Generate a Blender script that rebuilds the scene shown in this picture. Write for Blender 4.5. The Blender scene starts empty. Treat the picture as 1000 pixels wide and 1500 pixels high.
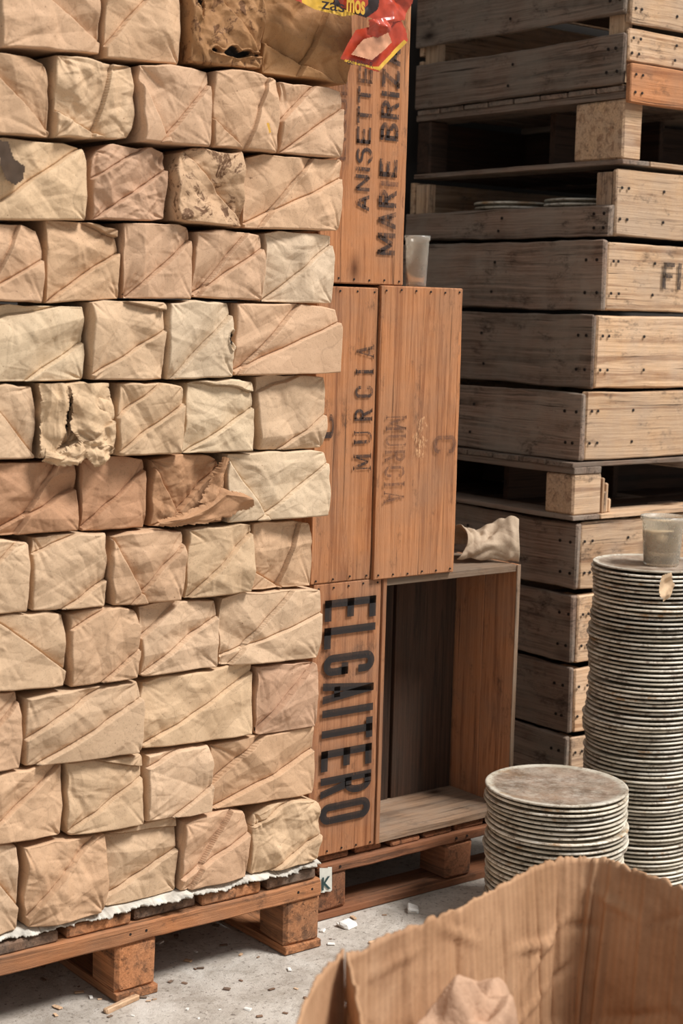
import bpy, bmesh, math, random
import numpy as np
from mathutils import Vector, Matrix
scene=bpy.context.scene
try:
    scene.view_settings.view_transform='Standard'
except Exception: pass
# ---------------------------------------------------------------- camera
FP=2350.0; H=1.35
yaw=math.radians(38.1); pit=math.radians(7.16); rol=math.radians(1.5)
Fv=Vector((math.sin(yaw)*math.cos(pit),math.cos(yaw)*math.cos(pit),-math.sin(pit)))
R0=Vector((math.cos(yaw),-math.sin(yaw),0)); U0=R0.cross(Fv)
Rv=math.cos(rol)*R0+math.sin(rol)*U0; Uv=-math.sin(rol)*R0+math.cos(rol)*U0
cam=bpy.data.cameras.new('camera'); co=bpy.data.objects.new('camera',cam)
scene.collection.objects.link(co); scene.camera=co
m=Matrix.Identity(4)
for i in range(3):
    m[i][0]=Rv[i]; m[i][1]=Uv[i]; m[i][2]=-Fv[i]
m[2][3]=H
co.matrix_world=m
cam.sensor_fit='VERTICAL'; cam.sensor_height=36; cam.lens=FP/1500*36
cam.dof.use_dof=True; cam.dof.focus_distance=3.35; cam.dof.aperture_fstop=4.5
cam.clip_start=.05
def ray(px,py): return Fv+((px-500)/FP)*Rv-((py-750)/FP)*Uv
def onY(px,py,Y):
    d=ray(px,py); t=Y/d.y; return Vector((d.x*t,Y,H+d.z*t))
def onX(px,py,X):
    d=ray(px,py); t=X/d.x; return Vector((X,d.y*t,H+d.z*t))
def onZ(px,py,Z):
    d=ray(px,py); t=(Z-H)/d.z; return Vector((d.x*t,d.y*t,Z))
# ---------------------------------------------------------------- helpers
def col(h):
    h=h.lstrip('#'); r=[int(h[i:i+2],16)/255 for i in (0,2,4)]
    return tuple([c/12.92 if c<=.04045 else ((c+.055)/1.055)**2.4 for c in r]+[1.0])
class NT:
    def __init__(s,name):
        s.m=bpy.data.materials.new(name); s.m.use_nodes=True; s.t=s.m.node_tree
        s.b=s.t.nodes['Principled BSDF']; s.o=s.t.nodes['Material Output']
    def n(s,typ,ins=None,**kw):
        nd=s.t.nodes.new(typ)
        for k,v in kw.items(): setattr(nd,k,v)
        for k,v in (ins or {}).items():
            if hasattr(v,'is_output') : s.t.links.new(v,nd.inputs[k])
            else: nd.inputs[k].default_value=v
        return nd
    def link(s,a,b): s.t.links.new(a,b)
    def noise(s,vec,scale,detail=4,rough=.6,dist=0):
        return s.n('ShaderNodeTexNoise',{'Vector':vec,'Scale':scale,'Detail':detail,'Roughness':rough,'Distortion':dist}).outputs['Fac']
    def ramp(s,fac,stops):
        r=s.n('ShaderNodeValToRGB',{'Fac':fac}); e=r.color_ramp.elements
        while len(e)<len(stops): e.new(.5)
        for i,(p,c) in enumerate(stops):
            e[i].position=p; e[i].color=c if len(c)==4 else (*c,1)
        return r.outputs['Color']
    def mix(s,fac,a,b,mode='MIX'):
        x=s.n('ShaderNodeMix',data_type='RGBA',blend_type=mode)
        for i,v in ((0,fac),(6,a),(7,b)):
            if hasattr(v,'is_output'): s.link(v,x.inputs[i])
            else: x.inputs[i].default_value=v
        return x.outputs[2]
    def math(s,op,a,b=0.0):
        x=s.n('ShaderNodeMath',operation=op)
        for i,v in ((0,a),(1,b)):
            if hasattr(v,'is_output'): s.link(v,x.inputs[i])
            else: x.inputs[i].default_value=v
        return x.outputs[0]
    def vmath(s,op,a,b):
        x=s.n('ShaderNodeVectorMath',operation=op)
        for i,v in ((0,a),(1,b)):
            if hasattr(v,'is_output'): s.link(v,x.inputs[i])
            else: x.inputs[i].default_value=v
        return x.outputs[0]
    def bump(s,h,strength,dist,normal=None):
        d={'Height':h,'Strength':strength,'Distance':dist}
        if normal is not None: d['Normal']=normal
        return s.n('ShaderNodeBump',d).outputs['Normal']
W4=(1,1,1,1); K4=(0,0,0,1)
def g(v): return (v,v,v,1)
def paper_mat(name,stain=.0,fixed=None,rough=.75):
    t=NT(name); oi=t.n('ShaderNodeObjectInfo'); tc=t.n('ShaderNodeTexCoord').outputs['Object']
    off=t.math('MULTIPLY',oi.outputs['Random'],37.0)
    vec=t.vmath('ADD',tc,t.n('ShaderNodeCombineXYZ',{'X':off,'Y':off,'Z':off}).outputs[0])
    base=oi.outputs['Color'] if fixed is None else fixed
    n1=t.noise(vec,8,5,.6); c=t.mix(1.0,base,t.ramp(n1,[(.25,(.82,.79,.76)),(.5,g(.97)),(.8,(1.05,1.05,1.05))]),'MULTIPLY')
    n2=t.noise(vec,420,2,.5); c=t.mix(1.0,c,t.ramp(n2,[(.28,g(.74)),(.42,g(1)),(.8,g(1.03))]),'MULTIPLY')
    n4=t.noise(vec,190,1,.5); c=t.mix(t.ramp(n4,[(.18,g(.8)),(.25,K4)]),c,(.16,.08,.04,1))
    if stain>0:
        n3=t.noise(vec,30,6,.75,1.0); c=t.mix(t.ramp(n3,[(.62-stain*.1,K4),(.68-stain*.1,g(.85))]),c,(.09,.035,.014,1))
    r1=t.math('ABSOLUTE',t.math('SUBTRACT',t.noise(vec,10,1,.4,.0),.5))
    r2=t.math('ABSOLUTE',t.math('SUBTRACT',t.noise(vec,26,2,.5,.0),.5))
    c=t.mix(t.ramp(r1,[(0,g(.22)),(.010,K4)]),c,(.20,.12,.07,1))
    t.link(c,t.b.inputs['Base Color']); t.b.inputs['Roughness'].default_value=rough
    b1=t.bump(t.ramp(r1,[(0,K4),(.10,W4)]),.22,.004)
    b2=t.bump(t.ramp(r2,[(0,K4),(.08,W4)]),.20,.0018,b1)
    b3=t.bump(t.noise(vec,14,2,.5),.10,.005,b2)
    b3=t.bump(n2,.08,.0005,b3); t.link(b3,t.b.inputs['Normal'])
    t.b.inputs['Specular IOR Level'].default_value=.2
    return t.m
def wood_mat(name,c1,c2,dark,grey=None,greyamt=.4,rough=.75,contrast=1.0,crack=.8,grime=.65,fine=1.0):
    t=NT(name); a=t.n('ShaderNodeAttribute',attribute_name='gco').outputs['Vector']; r=t.n('ShaderNodeAttribute',attribute_name='rnd').outputs['Fac']
    v1=t.n('ShaderNodeMapping',{'Vector':a,'Scale':(2.2,110*fine,110*fine)}).outputs[0]
    v2=t.n('ShaderNodeMapping',{'Vector':a,'Scale':(1.0,26*fine,26*fine)}).outputs[0]
    v3=t.n('ShaderNodeMapping',{'Vector':a,'Scale':(3.2,170*fine,170*fine)}).outputs[0]
    v4=t.n('ShaderNodeMapping',{'Vector':a,'Scale':(7,14,14)}).outputs[0]
    n1=t.noise(v1,1.6,6,.8,.1); n2=t.noise(v2,1.3,6,.75,.7); n3=t.noise(a,7,5,.65); n5=t.noise(v3,.8,3,.6,.1)
    c=t.mix(t.ramp(n1,[(.41,K4),(.59,W4)]),c2,c1)
    c=t.mix(t.ramp(n2,[(.39,g(.8*contrast)),(.50,K4)]),c,dark)
    if grey is not None:
        c=t.mix(t.ramp(n3,[(.35,g(0)),(.65,g(greyamt))]),c,grey)
    c=t.mix(t.ramp(n5,[(.27,g(crack)),(.36,K4)]),c,(.03,.018,.012,1))
    k=t.n('ShaderNodeTexVoronoi',{'Vector':t.n('ShaderNodeMapping',{'Vector':a,'Scale':(3,6,6)}).outputs[0],'Scale':1.0}).outputs['Distance']
    c=t.mix(t.ramp(k,[(.03,W4),(.08,g(.4)),(.14,K4)]),c,t.mix(.5,dark,(.02,.012,.008,1)))
    d=t.noise(v4,1.2,9,.82); c=t.mix(t.ramp(d,[(.33,g(grime)),(.45,K4)]),c,(.045,.03,.022,1))
    sc=t.math('ADD',t.math('MULTIPLY',r,.40),.80)
    c=t.mix(1.0,c,t.n('ShaderNodeCombineXYZ',{'X':sc,'Y':sc,'Z':sc}).outputs[0],'MULTIPLY')
    t.link(c,t.b.inputs['Base Color']); t.b.inputs['Roughness'].default_value=rough
    t.b.inputs['Specular IOR Level'].default_value=.2
    b=t.bump(n1,.6,.004); b=t.bump(t.ramp(n5,[(.27,K4),(.38,W4)]),.6,.003,b); b=t.bump(d,.3,.003,b); t.link(b,t.b.inputs['Normal'])
    return t.m
def plain_mat(name,c,rough=.6,metal=0,mott=.15,scale=40):
    t=NT(name); tc=t.n('ShaderNodeTexCoord').outputs['Object']
    n=t.noise(tc,scale,4,.6); cc=t.mix(1.0,c,t.ramp(n,[(.3,g(1-mott*2)),(.7,g(1+mott*.5))]),'MULTIPLY')
    t.link(cc,t.b.inputs['Base Color']); t.b.inputs['Roughness'].default_value=rough; t.b.inputs['Metallic'].default_value=metal
    t.link(t.bump(n,.2,.001),t.b.inputs['Normal'])
    return t.m
def ink_mat(name,c,wear=.45,scale=60,mx=.92,lo=.45):
    t=NT(name); tc=t.n('ShaderNodeTexCoord').outputs['Object']
    n=t.noise(t.n('ShaderNodeMapping',{'Vector':tc,'Scale':(2.2,1,.6)}).outputs[0],scale,5,.75)
    n2=t.noise(tc,12,3,.6)
    a=t.math('MULTIPLY',t.ramp(n,[(wear-.06,K4),(wear+.05,g(mx))]),t.ramp(n2,[(.3,g(lo)),(.5,W4)]))
    t.b.inputs['Base Color'].default_value=c; t.b.inputs['Roughness'].default_value=.8
    t.link(a,t.b.inputs['Alpha']); return t.m
M_paper=paper_mat('kraft_paper'); M_paper_st=paper_mat('stained_kraft_paper',stain=.8)
M_in=plain_mat('tear_shade',col('#1e1610'),.9)  # near-black stands in for the shade inside tears
M_orange=wood_mat('orange_case_wood',col('#c0845a'),col('#ad7248'),col('#86502f'),col('#8f725c'),.42,crack=.7,grime=.65)
M_orange2=wood_mat('red_case_wood',col('#b57d56'),col('#a06945'),col('#76462b'),col('#846e5e'),.42,crack=.7,grime=.7)
M_inner=wood_mat('shaded_inner_wood',col('#553c2e'),col('#423024'),col('#261c15'),col('#403730'),.5)  # recess shade is put into the colour of these inner boards
M_dusty=wood_mat('dusty_case_wood',col('#97795f'),col('#7d614b'),col('#543d2d'),col('#8a7b6b'),.6)
M_side=wood_mat('shaded_weathered_wood',col('#9c8270'),col('#735b4b'),col('#403228'),col('#928678'),.65,grime=.95,crack=1,fine=1.3)  # grey weathering, plus the shade of the sides put into a darker colour
M_end=wood_mat('crate_end_wood',col('#e0ba94'),col('#c59d77'),col('#8d6240'),col('#b0a090'),.45,grime=.9,crack=1,fine=1.2)
M_pal=wood_mat('pallet_wood',col('#bd8055'),col('#9e6742'),col('#5c3a25'),col('#826b58'),.4,grime=.9)
M_palm=wood_mat('reddish_pallet_wood',col('#a36a48'),col('#855338'),col('#4b2f20'),col('#77614f'),.35,grime=.8)
M_pald=wood_mat('dark_pallet_wood',col('#8a6850'),col('#6f5240'),col('#443023'),col('#7c7165'),.6)
M_nail=plain_mat('rusty_nail',col('#2c221c'),.7,.4)
M_ink=ink_mat('black_stencil_ink',col('#1a1513'),.34,lo=.85)
M_inkw=ink_mat('worn_stencil_ink',col('#2a1e1a'),.44,mx=.88,lo=.55)
M_inkf=ink_mat('faded_stencil_ink',col('#4a3026'),.46,mx=.6)
# ---------------------------------------------------------------- object builder
def link(o): scene.collection.objects.link(o); return o
def meta(o,label=None,cat=None,group=None,kind=None):
    if label: o['label']=label
    if cat: o['category']=cat
    if group: o['group']=group
    if kind: o['kind']=kind
class MB:
    def __init__(s,seed=0): s.v=[];s.f=[];s.g=[];s.r=[];s.m=[]; s.rg=random.Random(seed)
    def box(s,x0,x1,y0,y1,z0,z1,mat=0,ch=.0016,axis=None,jit=.0,rnd=None):
        # a sawn board: chamfered section swept along its length, edges wandering by jit
        if x1<x0:x0,x1=x1,x0
        lo=[x0,y0,z0]; hi=[x1,y1,z1]; L=[hi[i]-lo[i] for i in range(3)]
        ax=L.index(max(L)) if axis is None else axis; a,b=[i for i in range(3) if i!=ax]
        ch=min(ch,min(L)*.3); cx=[(lo[i]+hi[i])/2 for i in range(3)]; ha,hb,hl=L[a]/2,L[b]/2,L[ax]/2
        ns=max(1,min(24,int(L[ax]/.035))) if jit>0 else 1
        off=[s.rg.uniform(0,30) for _ in range(3)]; r=s.rg.random() if rnd is None else rnd
        sec=[(-hl,1)]+[(-hl+ch+(2*hl-2*ch)*i/ns,0) for i in range(ns+1)]+[(hl,1)]
        wd=[[s.rg.uniform(-jit,jit) for _ in range(2)] for _ in range(4)]
        base=len(s.v)
        for (l,ins) in sec:
            if jit>0:
                for w_ in wd:
                    for q in range(2): w_[q]=max(-jit,min(jit,w_[q]*.8+s.rg.uniform(-jit,jit)*.55))
            A,B=(ha-ch*ins),(hb-ch*ins); cc=ch*.7
            pts=[(-A+cc,-B,0),(A-cc,-B,1),(A,-B+cc,1),(A,B-cc,2),(A-cc,B,2),(-A+cc,B,3),(-A,B-cc,3),(-A,-B+cc,0)]
            for (pa,pb_,k) in pts:
                q=[0,0,0]; q[ax]=cx[ax]+l; q[a]=cx[a]+pa+wd[k][0]; q[b]=cx[b]+pb_+wd[k][1]
                s.v.append(q); s.g.append([l+off[0],pa+off[1],pb_+off[2]]); s.r.append(r)
        nsec=len(sec); F=[]
        for i in range(nsec-1):
            for k in range(8):
                j=(k+1)%8; F.append([base+i*8+k,base+i*8+j,base+(i+1)*8+j,base+(i+1)*8+k])
        F.append([base+k for k in range(7,-1,-1)]); F.append([base+(nsec-1)*8+k for k in range(8)])
        s.f+=F; s.m+=[mat]*len(F)
    def nail(s,p,axis,r=.0035,mat=1):
        b=len(s.v)
        for d in (-.001,.0008):
            for i in range(8):
                a=i*math.pi/4; c,q=math.cos(a)*r,math.sin(a)*r
                if axis=='y': v=[p[0]+c,p[1]-d,p[2]+q]
                elif axis=='x': v=[p[0]-d,p[1]+c,p[2]+q]
                else: v=[p[0]+c,p[1]+q,p[2]+d]
                s.v.append(v); s.g.append([0,0,0]); s.r.append(.5)
        s.f.append([b+8+i for i in range(8)]); s.m.append(mat)
        for i in range(8):
            j=(i+1)%8; s.f.append([b+i,b+j,b+8+j,b+8+i]); s.m.append(mat)
    def done(s,name,mats,label=None,cat=None,group=None,parent=None,kind=None):
        v=np.array(s.v); lo=v.min(0); hi=v.max(0); org=np.array([(lo[0]+hi[0])/2,(lo[1]+hi[1])/2,lo[2]])
        me=bpy.data.meshes.new(name); me.from_pydata((v-org).tolist(),[],s.f)
        for mm in mats: me.materials.append(mm)
        me.polygons.foreach_set('material_index',s.m)
        a=me.attributes.new('gco','FLOAT_VECTOR','POINT'); a.data.foreach_set('vector',np.array(s.g).ravel())
        a=me.attributes.new('rnd','FLOAT','POINT'); a.data.foreach_set('value',s.r)
        bm=bmesh.new(); bm.from_mesh(me); bmesh.ops.recalc_face_normals(bm,faces=bm.faces); bm.to_mesh(me); bm.free()
        o=link(bpy.data.objects.new(name,me)); 
        if parent: o.parent=parent; o.location=Vector(org)-parent.location
        else: o.location=org
        meta(o,label,cat,group,kind); return o
def mesh_obj(name,v,f,mats,smooth=True,loc=(0,0,0),parent=None,label=None,cat=None,group=None,color=None,mi=None):
    me=bpy.data.meshes.new(name); me.from_pydata(v,[],f)
    for mm in mats: me.materials.append(mm)
    if mi is not None: me.polygons.foreach_set('material_index',mi)
    if smooth: me.polygons.foreach_set('use_smooth',[True]*len(me.polygons))
    o=link(bpy.data.objects.new(name,me)); o.location=loc
    if parent: o.parent=parent; o.location=Vector(loc)-parent.location
    if color: o.color=color
    meta(o,label,cat,group); return o
# ---- hand-made stencil glyphs -------------------------------------------------
def rct(a,b,c,d): return [(a,b),(c,b),(c,d),(a,d)]
def sl(x0,y0,x1,y1,w): return [(x0-w/2,y0),(x0+w/2,y0),(x1+w/2,y1),(x1-w/2,y1)]
def arc(cx,cy,rx,ry,a0,a1,t,h,n=12):
    out=[]
    for i in range(n):
        a=math.radians(a0+(a1-a0)*i/n); b=math.radians(a0+(a1-a0)*(i+1)/n)
        out.append([(cx+rx*math.cos(a),cy+ry*math.sin(a)),(cx+rx*math.cos(b),cy+ry*math.sin(b)),
                    (cx+(rx-t)*math.cos(b),cy+(ry-h)*math.sin(b)),(cx+(rx-t)*math.cos(a),cy+(ry-h)*math.sin(a))])
    return out
def glyph(ch,t,h,serif=False,k=.22):
    tn=t*.45 if serif else t
    Q=[]; W=1.0
    def ser(x,y,w=.16,th=None):
        if serif:
            q=.055; Q.append(rct(x-w,y if y<.5 else y-q,x+w,y+q if y<.5 else y))
    if ch=='E': Q+=[rct(0,0,t,1),rct(0,0,1,h),rct(0,.5-h/2,.88,.5+h/2),rct(0,1-h,1,1)]
    elif ch=='L': Q+=[rct(0,0,t,1),rct(0,0,1,h)]
    elif ch=='F': Q+=[rct(0,0,t,1),rct(0,.5-h/2,.85,.5+h/2),rct(0,1-h,1,1)]
    elif ch in 'GC':
        Q+=[rct(0,k,t,1-k)]+arc(.5,1-k,.5,k,0,180,t,h)+arc(.5,k,.5,k,180,360,t,h)+[rct(1-t,.68,1,1-k)]
        Q+=[rct(1-t,k,1,.48),rct(.44,.48-h,1,.48)] if ch=='G' else [rct(1-t,k,1,.34)]
    elif ch=='O': Q+=[rct(0,k,t,1-k),rct(1-t,k,1,1-k)]+arc(.5,1-k,.5,k,0,180,t,h)+arc(.5,k,.5,k,180,360,t,h)
    elif ch=='U':
        Q+=[rct(0,k,t,1),rct(1-tn,k,1,1)]+arc(.5,k,.5,k,180,360,t if not serif else t*.8,h)
        ser(t/2,1,.22);ser(1-tn/2,1,.18)
    elif ch=='I':
        W=t if not serif else .5
        if serif: Q+=[rct(.25-t/2,0,.25+t/2,1)]; ser(.25,0,.25); ser(.25,1,.25)
        else: Q+=[rct(0,0,t,1)]
    elif ch=='_': W=t
    elif ch=='T': Q+=[rct(0,1-h,1,1),rct(.5-t/2,0,.5+t/2,1)]
    elif ch=='A':
        Q+=[sl(tn/2,0,.5,1,tn),sl(1-t/2,0,.5,1,t),rct(.25,.22,.75,.22+h*.9)]; ser(tn/2,0,.2);ser(1-t/2,0,.24)
    elif ch=='N': Q+=[rct(0,0,t*.9,1),rct(1-t*.9,0,1,1),sl(1-t*.5,0,t*.5,1,t)]
    elif ch=='M':
        W=1.25; Q+=[rct(0,0,tn,1),rct(W-t,0,W,1),sl(W/2,.15,t*.5,1,t*.9),sl(W/2,.15,W-t*.5,1,tn)]
        ser(tn/2,0,.2);ser(W-t/2,0,.25);ser(0.06,1,.14);ser(W-.06,1,.14)
    elif ch in 'RPB':
        Q+=[rct(0,0,t,1),rct(t*.5,1-h,.6,1)]+arc(.55,.74,.45,.26,-90,90,t,h)+[rct(t*.5,.48,.6,.48+h)]
        if ch=='R': Q+=[sl(1-t/2,0,.5,.5,t)]
        if ch=='B': Q+=arc(.55,.26,.45,.26,-90,90,t,h)+[rct(t*.5,0,.6,h)]
        ser(t/2,0,.2)
        if ch=='R': ser(1-t*.4,0,.16)
    elif ch=='S': Q+=arc(.5,.75,.5,.25,15,270,t,h)+arc(.5,.25+h*.0,.5,.25+h,90,-165,t,h)
    elif ch=='Z': Q+=[rct(0,1-h,1,1),rct(0,0,1,h),sl(t/2,0,1-t/2,1,t)]
    elif ch=='D': Q+=[rct(0,0,t,1),rct(t*.5,1-h,.5,1),rct(t*.5,0,.5,h),rct(1-t,.3,1,.7)]+arc(.5,.7,.5,.3,0,90,t,h)+arc(.5,.3,.5,.3,270,360,t,h)
    elif ch=='Q': Q+=[rct(0,k,t,1-k),rct(1-t,k,1,1-k),sl(.95,0,.6,.25,t)]+arc(.5,1-k,.5,k,0,180,t,h)+arc(.5,k,.5,k,180,360,t,h)
    elif ch==' ': W=.6
    return Q,W
def place(P,F,bb,Y,rot,parent,mat,lift,mirror,name,label):
    x0,x1,y0,y1=bb; cx,cy=(x0+x1)/2,(y0+y1)/2
    c=onY(cx,cy,Y); w=(onY(x1,cy,Y)-onY(x0,cy,Y)).x; h=(onY(cx,y0,Y)-onY(cx,y1,Y)).z
    a=np.array(P,dtype=float); a-=a.min(0); mx=a.max(0); A=a[:,0]/mx[0]-.5; B=a[:,1]/mx[1]-.5
    if mirror: A=-A
    if rot=='up': X=-B*w; Z=A*h
    elif rot=='down': X=B*w; Z=-A*h
    else: X=A*w; Z=B*h
    V=[[X[i],0,Z[i]] for i in range(len(X))]
    return mesh_obj(name,V,F,[mat],smooth=False,loc=(c.x,Y-lift,c.z),parent=parent,label=label)
def stencil(txt,Y,bb,rot,parent,mat,t=.3,h=.14,gap=.22,serif=False,lift=.0012,mirror=False,name='lettering',label=None,k=.22):
    P=[];F=[];x=0
    for ch in txt:
        Q,W=glyph(ch,t,h,serif,k)
        for q in Q:
            b=len(P); P+=[(p[0]+x,p[1]) for p in q]; F.append(tuple(range(b,b+len(q))))
        x+=W+gap
    return place(P,F,bb,Y,rot,parent,mat,lift,mirror,name,label)
def lettering(txt,Y,bb,rot,parent,mat,bold=.0,lift=.0012,mirror=False,name='lettering',label=None):
    cu=bpy.data.curves.new('t','FONT'); cu.body=txt; cu.offset=bold; cu.resolution_u=4
    to=bpy.data.objects.new('t',cu); scene.collection.objects.link(to)
    dg=bpy.context.evaluated_depsgraph_get(); me=bpy.data.meshes.new_from_object(to.evaluated_get(dg))
    bpy.data.objects.remove(to)
    P=[(v.co.x,v.co.y) for v in me.vertices]; F=[tuple(p.vertices) for p in me.polygons]
    return place(P,F,bb,Y,rot,parent,mat,lift,mirror,name,label)
# ---------------------------------------------------------------- package
def sstep(a,b,x):
    t=np.clip((x-a)/(b-a),0,1); return t*t*(3-2*t)
def snoise(rg,X,Z,n,fmin,fmax):
    h=np.zeros_like(X)
    for _ in range(n):
        a=rg.uniform(0,2*math.pi); f=rg.uniform(fmin,fmax); h+=np.sin(f*(X*math.cos(a)+Z*math.sin(a))+rg.uniform(0,6.28))
    return h/math.sqrt(n)
def kinks(rg,X,Z,w,h,n,sl_,Lr=(.02,.09),loc=.05):
    r=np.zeros_like(X)
    for _ in range(n):
        a=rg.uniform(0,math.pi); px=rg.uniform(-.5,.5)*w; pz=rg.uniform(0,1)*h
        s=(X-px)*math.cos(a)+(Z-pz)*math.sin(a); L=rg.uniform(*Lr)
        e=((X-px)*-math.sin(a)+(Z-pz)*math.cos(a)); 
        k=rg.choice((-1,1))*rg.uniform(.4,1)*sl_
        r+=k*np.maximum(0,L-np.abs(s))*(1/(1+(e/loc)**4))
    return r
# folds: a->b, the raised paper layer lies to the right of the line
TPL=[[(0,0,1,.85)],[(.30,-.02,.75,1),(.25,.10,1,.5)],[(0,.04,1,.60),(1,.86,.15,1.02)],[(0,.45,.62,1.02),(.05,.0,1,.7)],
     [(.0,.9,.45,.02),(.25,.02,1,.78)],[(.12,1,1,.12)],[(.1,0,.72,1),(.22,.2,1,.66)],[(0,.05,.95,1)],[(.35,-.02,1,.4),(0,.75,.7,1.03)],[(.45,0,.8,1),(0,.3,.6,.0)]]
YF=2.612
ZB=.192
NG=128
packs=[]; placed=[]
def topz(x,below):
    best=None
    for (a,b,zl,zr) in below:
        if a-.004<=x<=b+.004:
            z=zl+(zr-zl)*(x-a)/(b-a); best=z if best is None else max(best,z)
    return best
def package(X0,X1,zbl,zbr,ztl,ztr,c,tp,seed,holes=(),crump=1.0,mat=None,label=None,rag=.4):
    rg=random.Random(seed*7+3); Y=YF-rg.uniform(0,.015)
    w=X1-X0; xc=(X0+X1)/2; z0=min(zbl,zbr); h=(ztl+ztr)/2-(zbl+zbr)/2
    u,v=np.meshgrid(np.linspace(0,1,NG+1),np.linspace(0,1,NG+1))
    X=(u-.5)*w; Z=v*h; r=.0026
    base=np.full_like(X,.005)
    for _ in range(5):
        a=rg.uniform(0,2*math.pi); sl_=rg.uniform(.05,.17); d=rg.uniform(.03,.065)
        base=np.minimum(base,.005-sl_*((X)*math.cos(a)+(Z-h/2)*math.sin(a)-d))
    hh=np.maximum(base,-.006)
    for (ax,az,bx,bz) in TPL[tp]:
        j=lambda:rg.uniform(-.08,.08)
        ax,az,bx,bz=ax+j(),az+j()*.5,bx+j(),bz+j()
        p=np.array([(ax-.5)*w,az*h]); q=np.array([(bx-.5)*w,bz*h]); d=q-p; d/=np.linalg.norm(d)
        s=(X-p[0])*d[1]-(Z-p[1])*d[0]; e=(X-p[0])*d[0]+(Z-p[1])*d[1]
        s=s+.0030*np.abs(((e*rg.uniform(5,11)+rg.random())%1)-.5)
        th=rg.uniform(.0026,.0044); sb=rg.uniform(.20,.36); st_=rg.uniform(-.05,.10)
        # flat flap above, lower layer tilting in under its edge
        hh+=sstep(-.0004,.0004,s)*th+np.where(s>0,st_*np.clip(s,0,.05),0)
        hh-=np.where(s<0,sb*np.clip(.042+s,0,.042)*.8,0)
        hh-=.0036*np.exp(-((s+.0016)/.0013)**2)
    for _ in range(rg.choice((2,3,3,4))):
        a=rg.uniform(0,math.pi); px=rg.uniform(-.35,.35)*w; pz=rg.uniform(.15,.85)*h
        s=(X-px)*math.cos(a)+(Z-pz)*math.sin(a); hh+=rg.choice((-1,1))*rg.uniform(.07,.17)*np.minimum(np.abs(s),.03)
    for (cu_,cv_) in((0,0),(1,0),(0,1),(1,1)):
        for _ in range(rg.choice((1,2,3))):
            an=rg.uniform(.15,1.42); dx_=math.cos(an)*(1 if cu_==0 else -1); dz_=math.sin(an)*(1 if cv_==0 else -1)
            px=(cu_-.5)*w; pz=cv_*h; s=(X-px)*dz_-(Z-pz)*dx_; e=(X-px)*dx_+(Z-pz)*dz_; L=rg.uniform(.05,.12)
            am=rg.uniform(.0018,.0042)*min(crump,1.5)
            hh+=rg.choice((-1,-1,-1,.5))*am*np.maximum(0,1-np.abs(s)/(.003+.07*np.clip(e,0,1)))*np.clip(1-e/L,0,1)
    cr=min(crump,1.8)
    hh+=kinks(rg,X,Z,w,h,9,.12*cr,(.015,.05),.04)+kinks(rg,X,Z,w,h,34,.18*cr,(.003,.012),.022)
    if crump>1.2: hh+=kinks(rg,X,Z,w,h,46,.26*(cr-.7),(.004,.018),.025)
    hole=np.zeros_like(X)
    for (hu,hv,ru,rv,dp) in holes:
        rr=np.abs((u-hu)/ru)**1.5+np.abs((v-hv)/rv)**1.5+rag*snoise(rg,X,Z,6,60,240)
        mk=1-sstep(.35,1.0,rr); hh-=dp*mk; hh+=.005*np.exp(-((rr-1.2)/.15)**2); hole=np.maximum(hole,mk)
    A=.0042*cr
    def pl(t):
        k=[rg.uniform(0,1) for _ in range(6)]; return np.interp(t,[0,.2,.4,.6,.8,1],k)*A
    X=X+ (1-2*u).clip(0,1)**2*pl(v) - (2*u-1).clip(0,1)**2*pl(v)
    Z=Z - (2*v-1).clip(0,1)**2*pl(u)*1.4 + (1-2*v).clip(0,1)**2*pl(u)*.4
    for (cu_,cv_) in((0,0),(1,0),(0,1),(1,1)):
        k=rg.uniform(0,.011)*min(crump,1.3)*(1 if cv_ else .6); wt=np.clip(1-np.sqrt(((u-cu_)*w)**2+((v-cv_)*h)**2)/.045,0,1)
        X+=wt*k*(1 if cu_==0 else -1)*.8; Z+=wt*k*(1 if cv_==0 else -1)*(.8 if cv_ else .15); hh-=wt*k*.5
    dx=np.minimum(u,1-u)*w; dz=np.minimum(v,1-v)*h
    qx=np.maximum(0,r-dx); qz=np.maximum(0,r-dz); q=np.sqrt(qx**2+qz**2)
    yb=r-np.sqrt(np.maximum(r*r-np.minimum(q,r)**2,0))
    Yd=yb-hh*(.7+.3*np.clip(np.minimum(dx,dz)/.003,0,1))
    Yd=np.maximum(Yd,-.022 if crump<1.4 else -.03)
    fz=Z/h
    zb_=(zbl-z0)+(zbr-zbl)*u; zt_=(ztl-z0)+(ztr-ztl)*u; Zf=zb_+(zt_-zb_)*fz
    N=NG+1; V=np.stack([X,Yd,Zf],-1).reshape(-1,3)
    F=[]; mi=[]
    for j in range(NG):
        for i in range(NG):
            a=j*N+i; F.append((a,a+1,a+N+1,a+N)); mi.append(1 if (len(holes) and hole[j,i]>.55) else 0)
    loop=[i for i in range(N)]+[j*N+NG for j in range(1,N)]+[NG*N+i for i in range(NG-1,-1,-1)]+[j*N for j in range(NG-1,0,-1)]
    Vl=V.tolist(); prev=loop; D=.30
    for k,dd in enumerate((.014,.026,.06,.15,D)):
        cur=[]
        for idx in loop:
            p=Vl[idx]; x,z=p[0],p[2]
            e=.0012*math.sin(x*60+z*75+k*2+seed)
            cur.append(len(Vl)); Vl.append([x,max(dd+e,.016+.01*k),z])
        n=len(loop)
        for i in range(n):
            jn=(i+1)%n; F.append((prev[jn],prev[i],cur[i],cur[jn])); mi.append(0)
        prev=cur
    F.append(tuple(prev)); mi.append(0)
    cc=list(col(c)); br=rg.uniform(.93,1.05); cc=[cc[0]*br,cc[1]*br*rg.uniform(.99,1.005),cc[2]*br*rg.uniform(.97,1.03),1]
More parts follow.
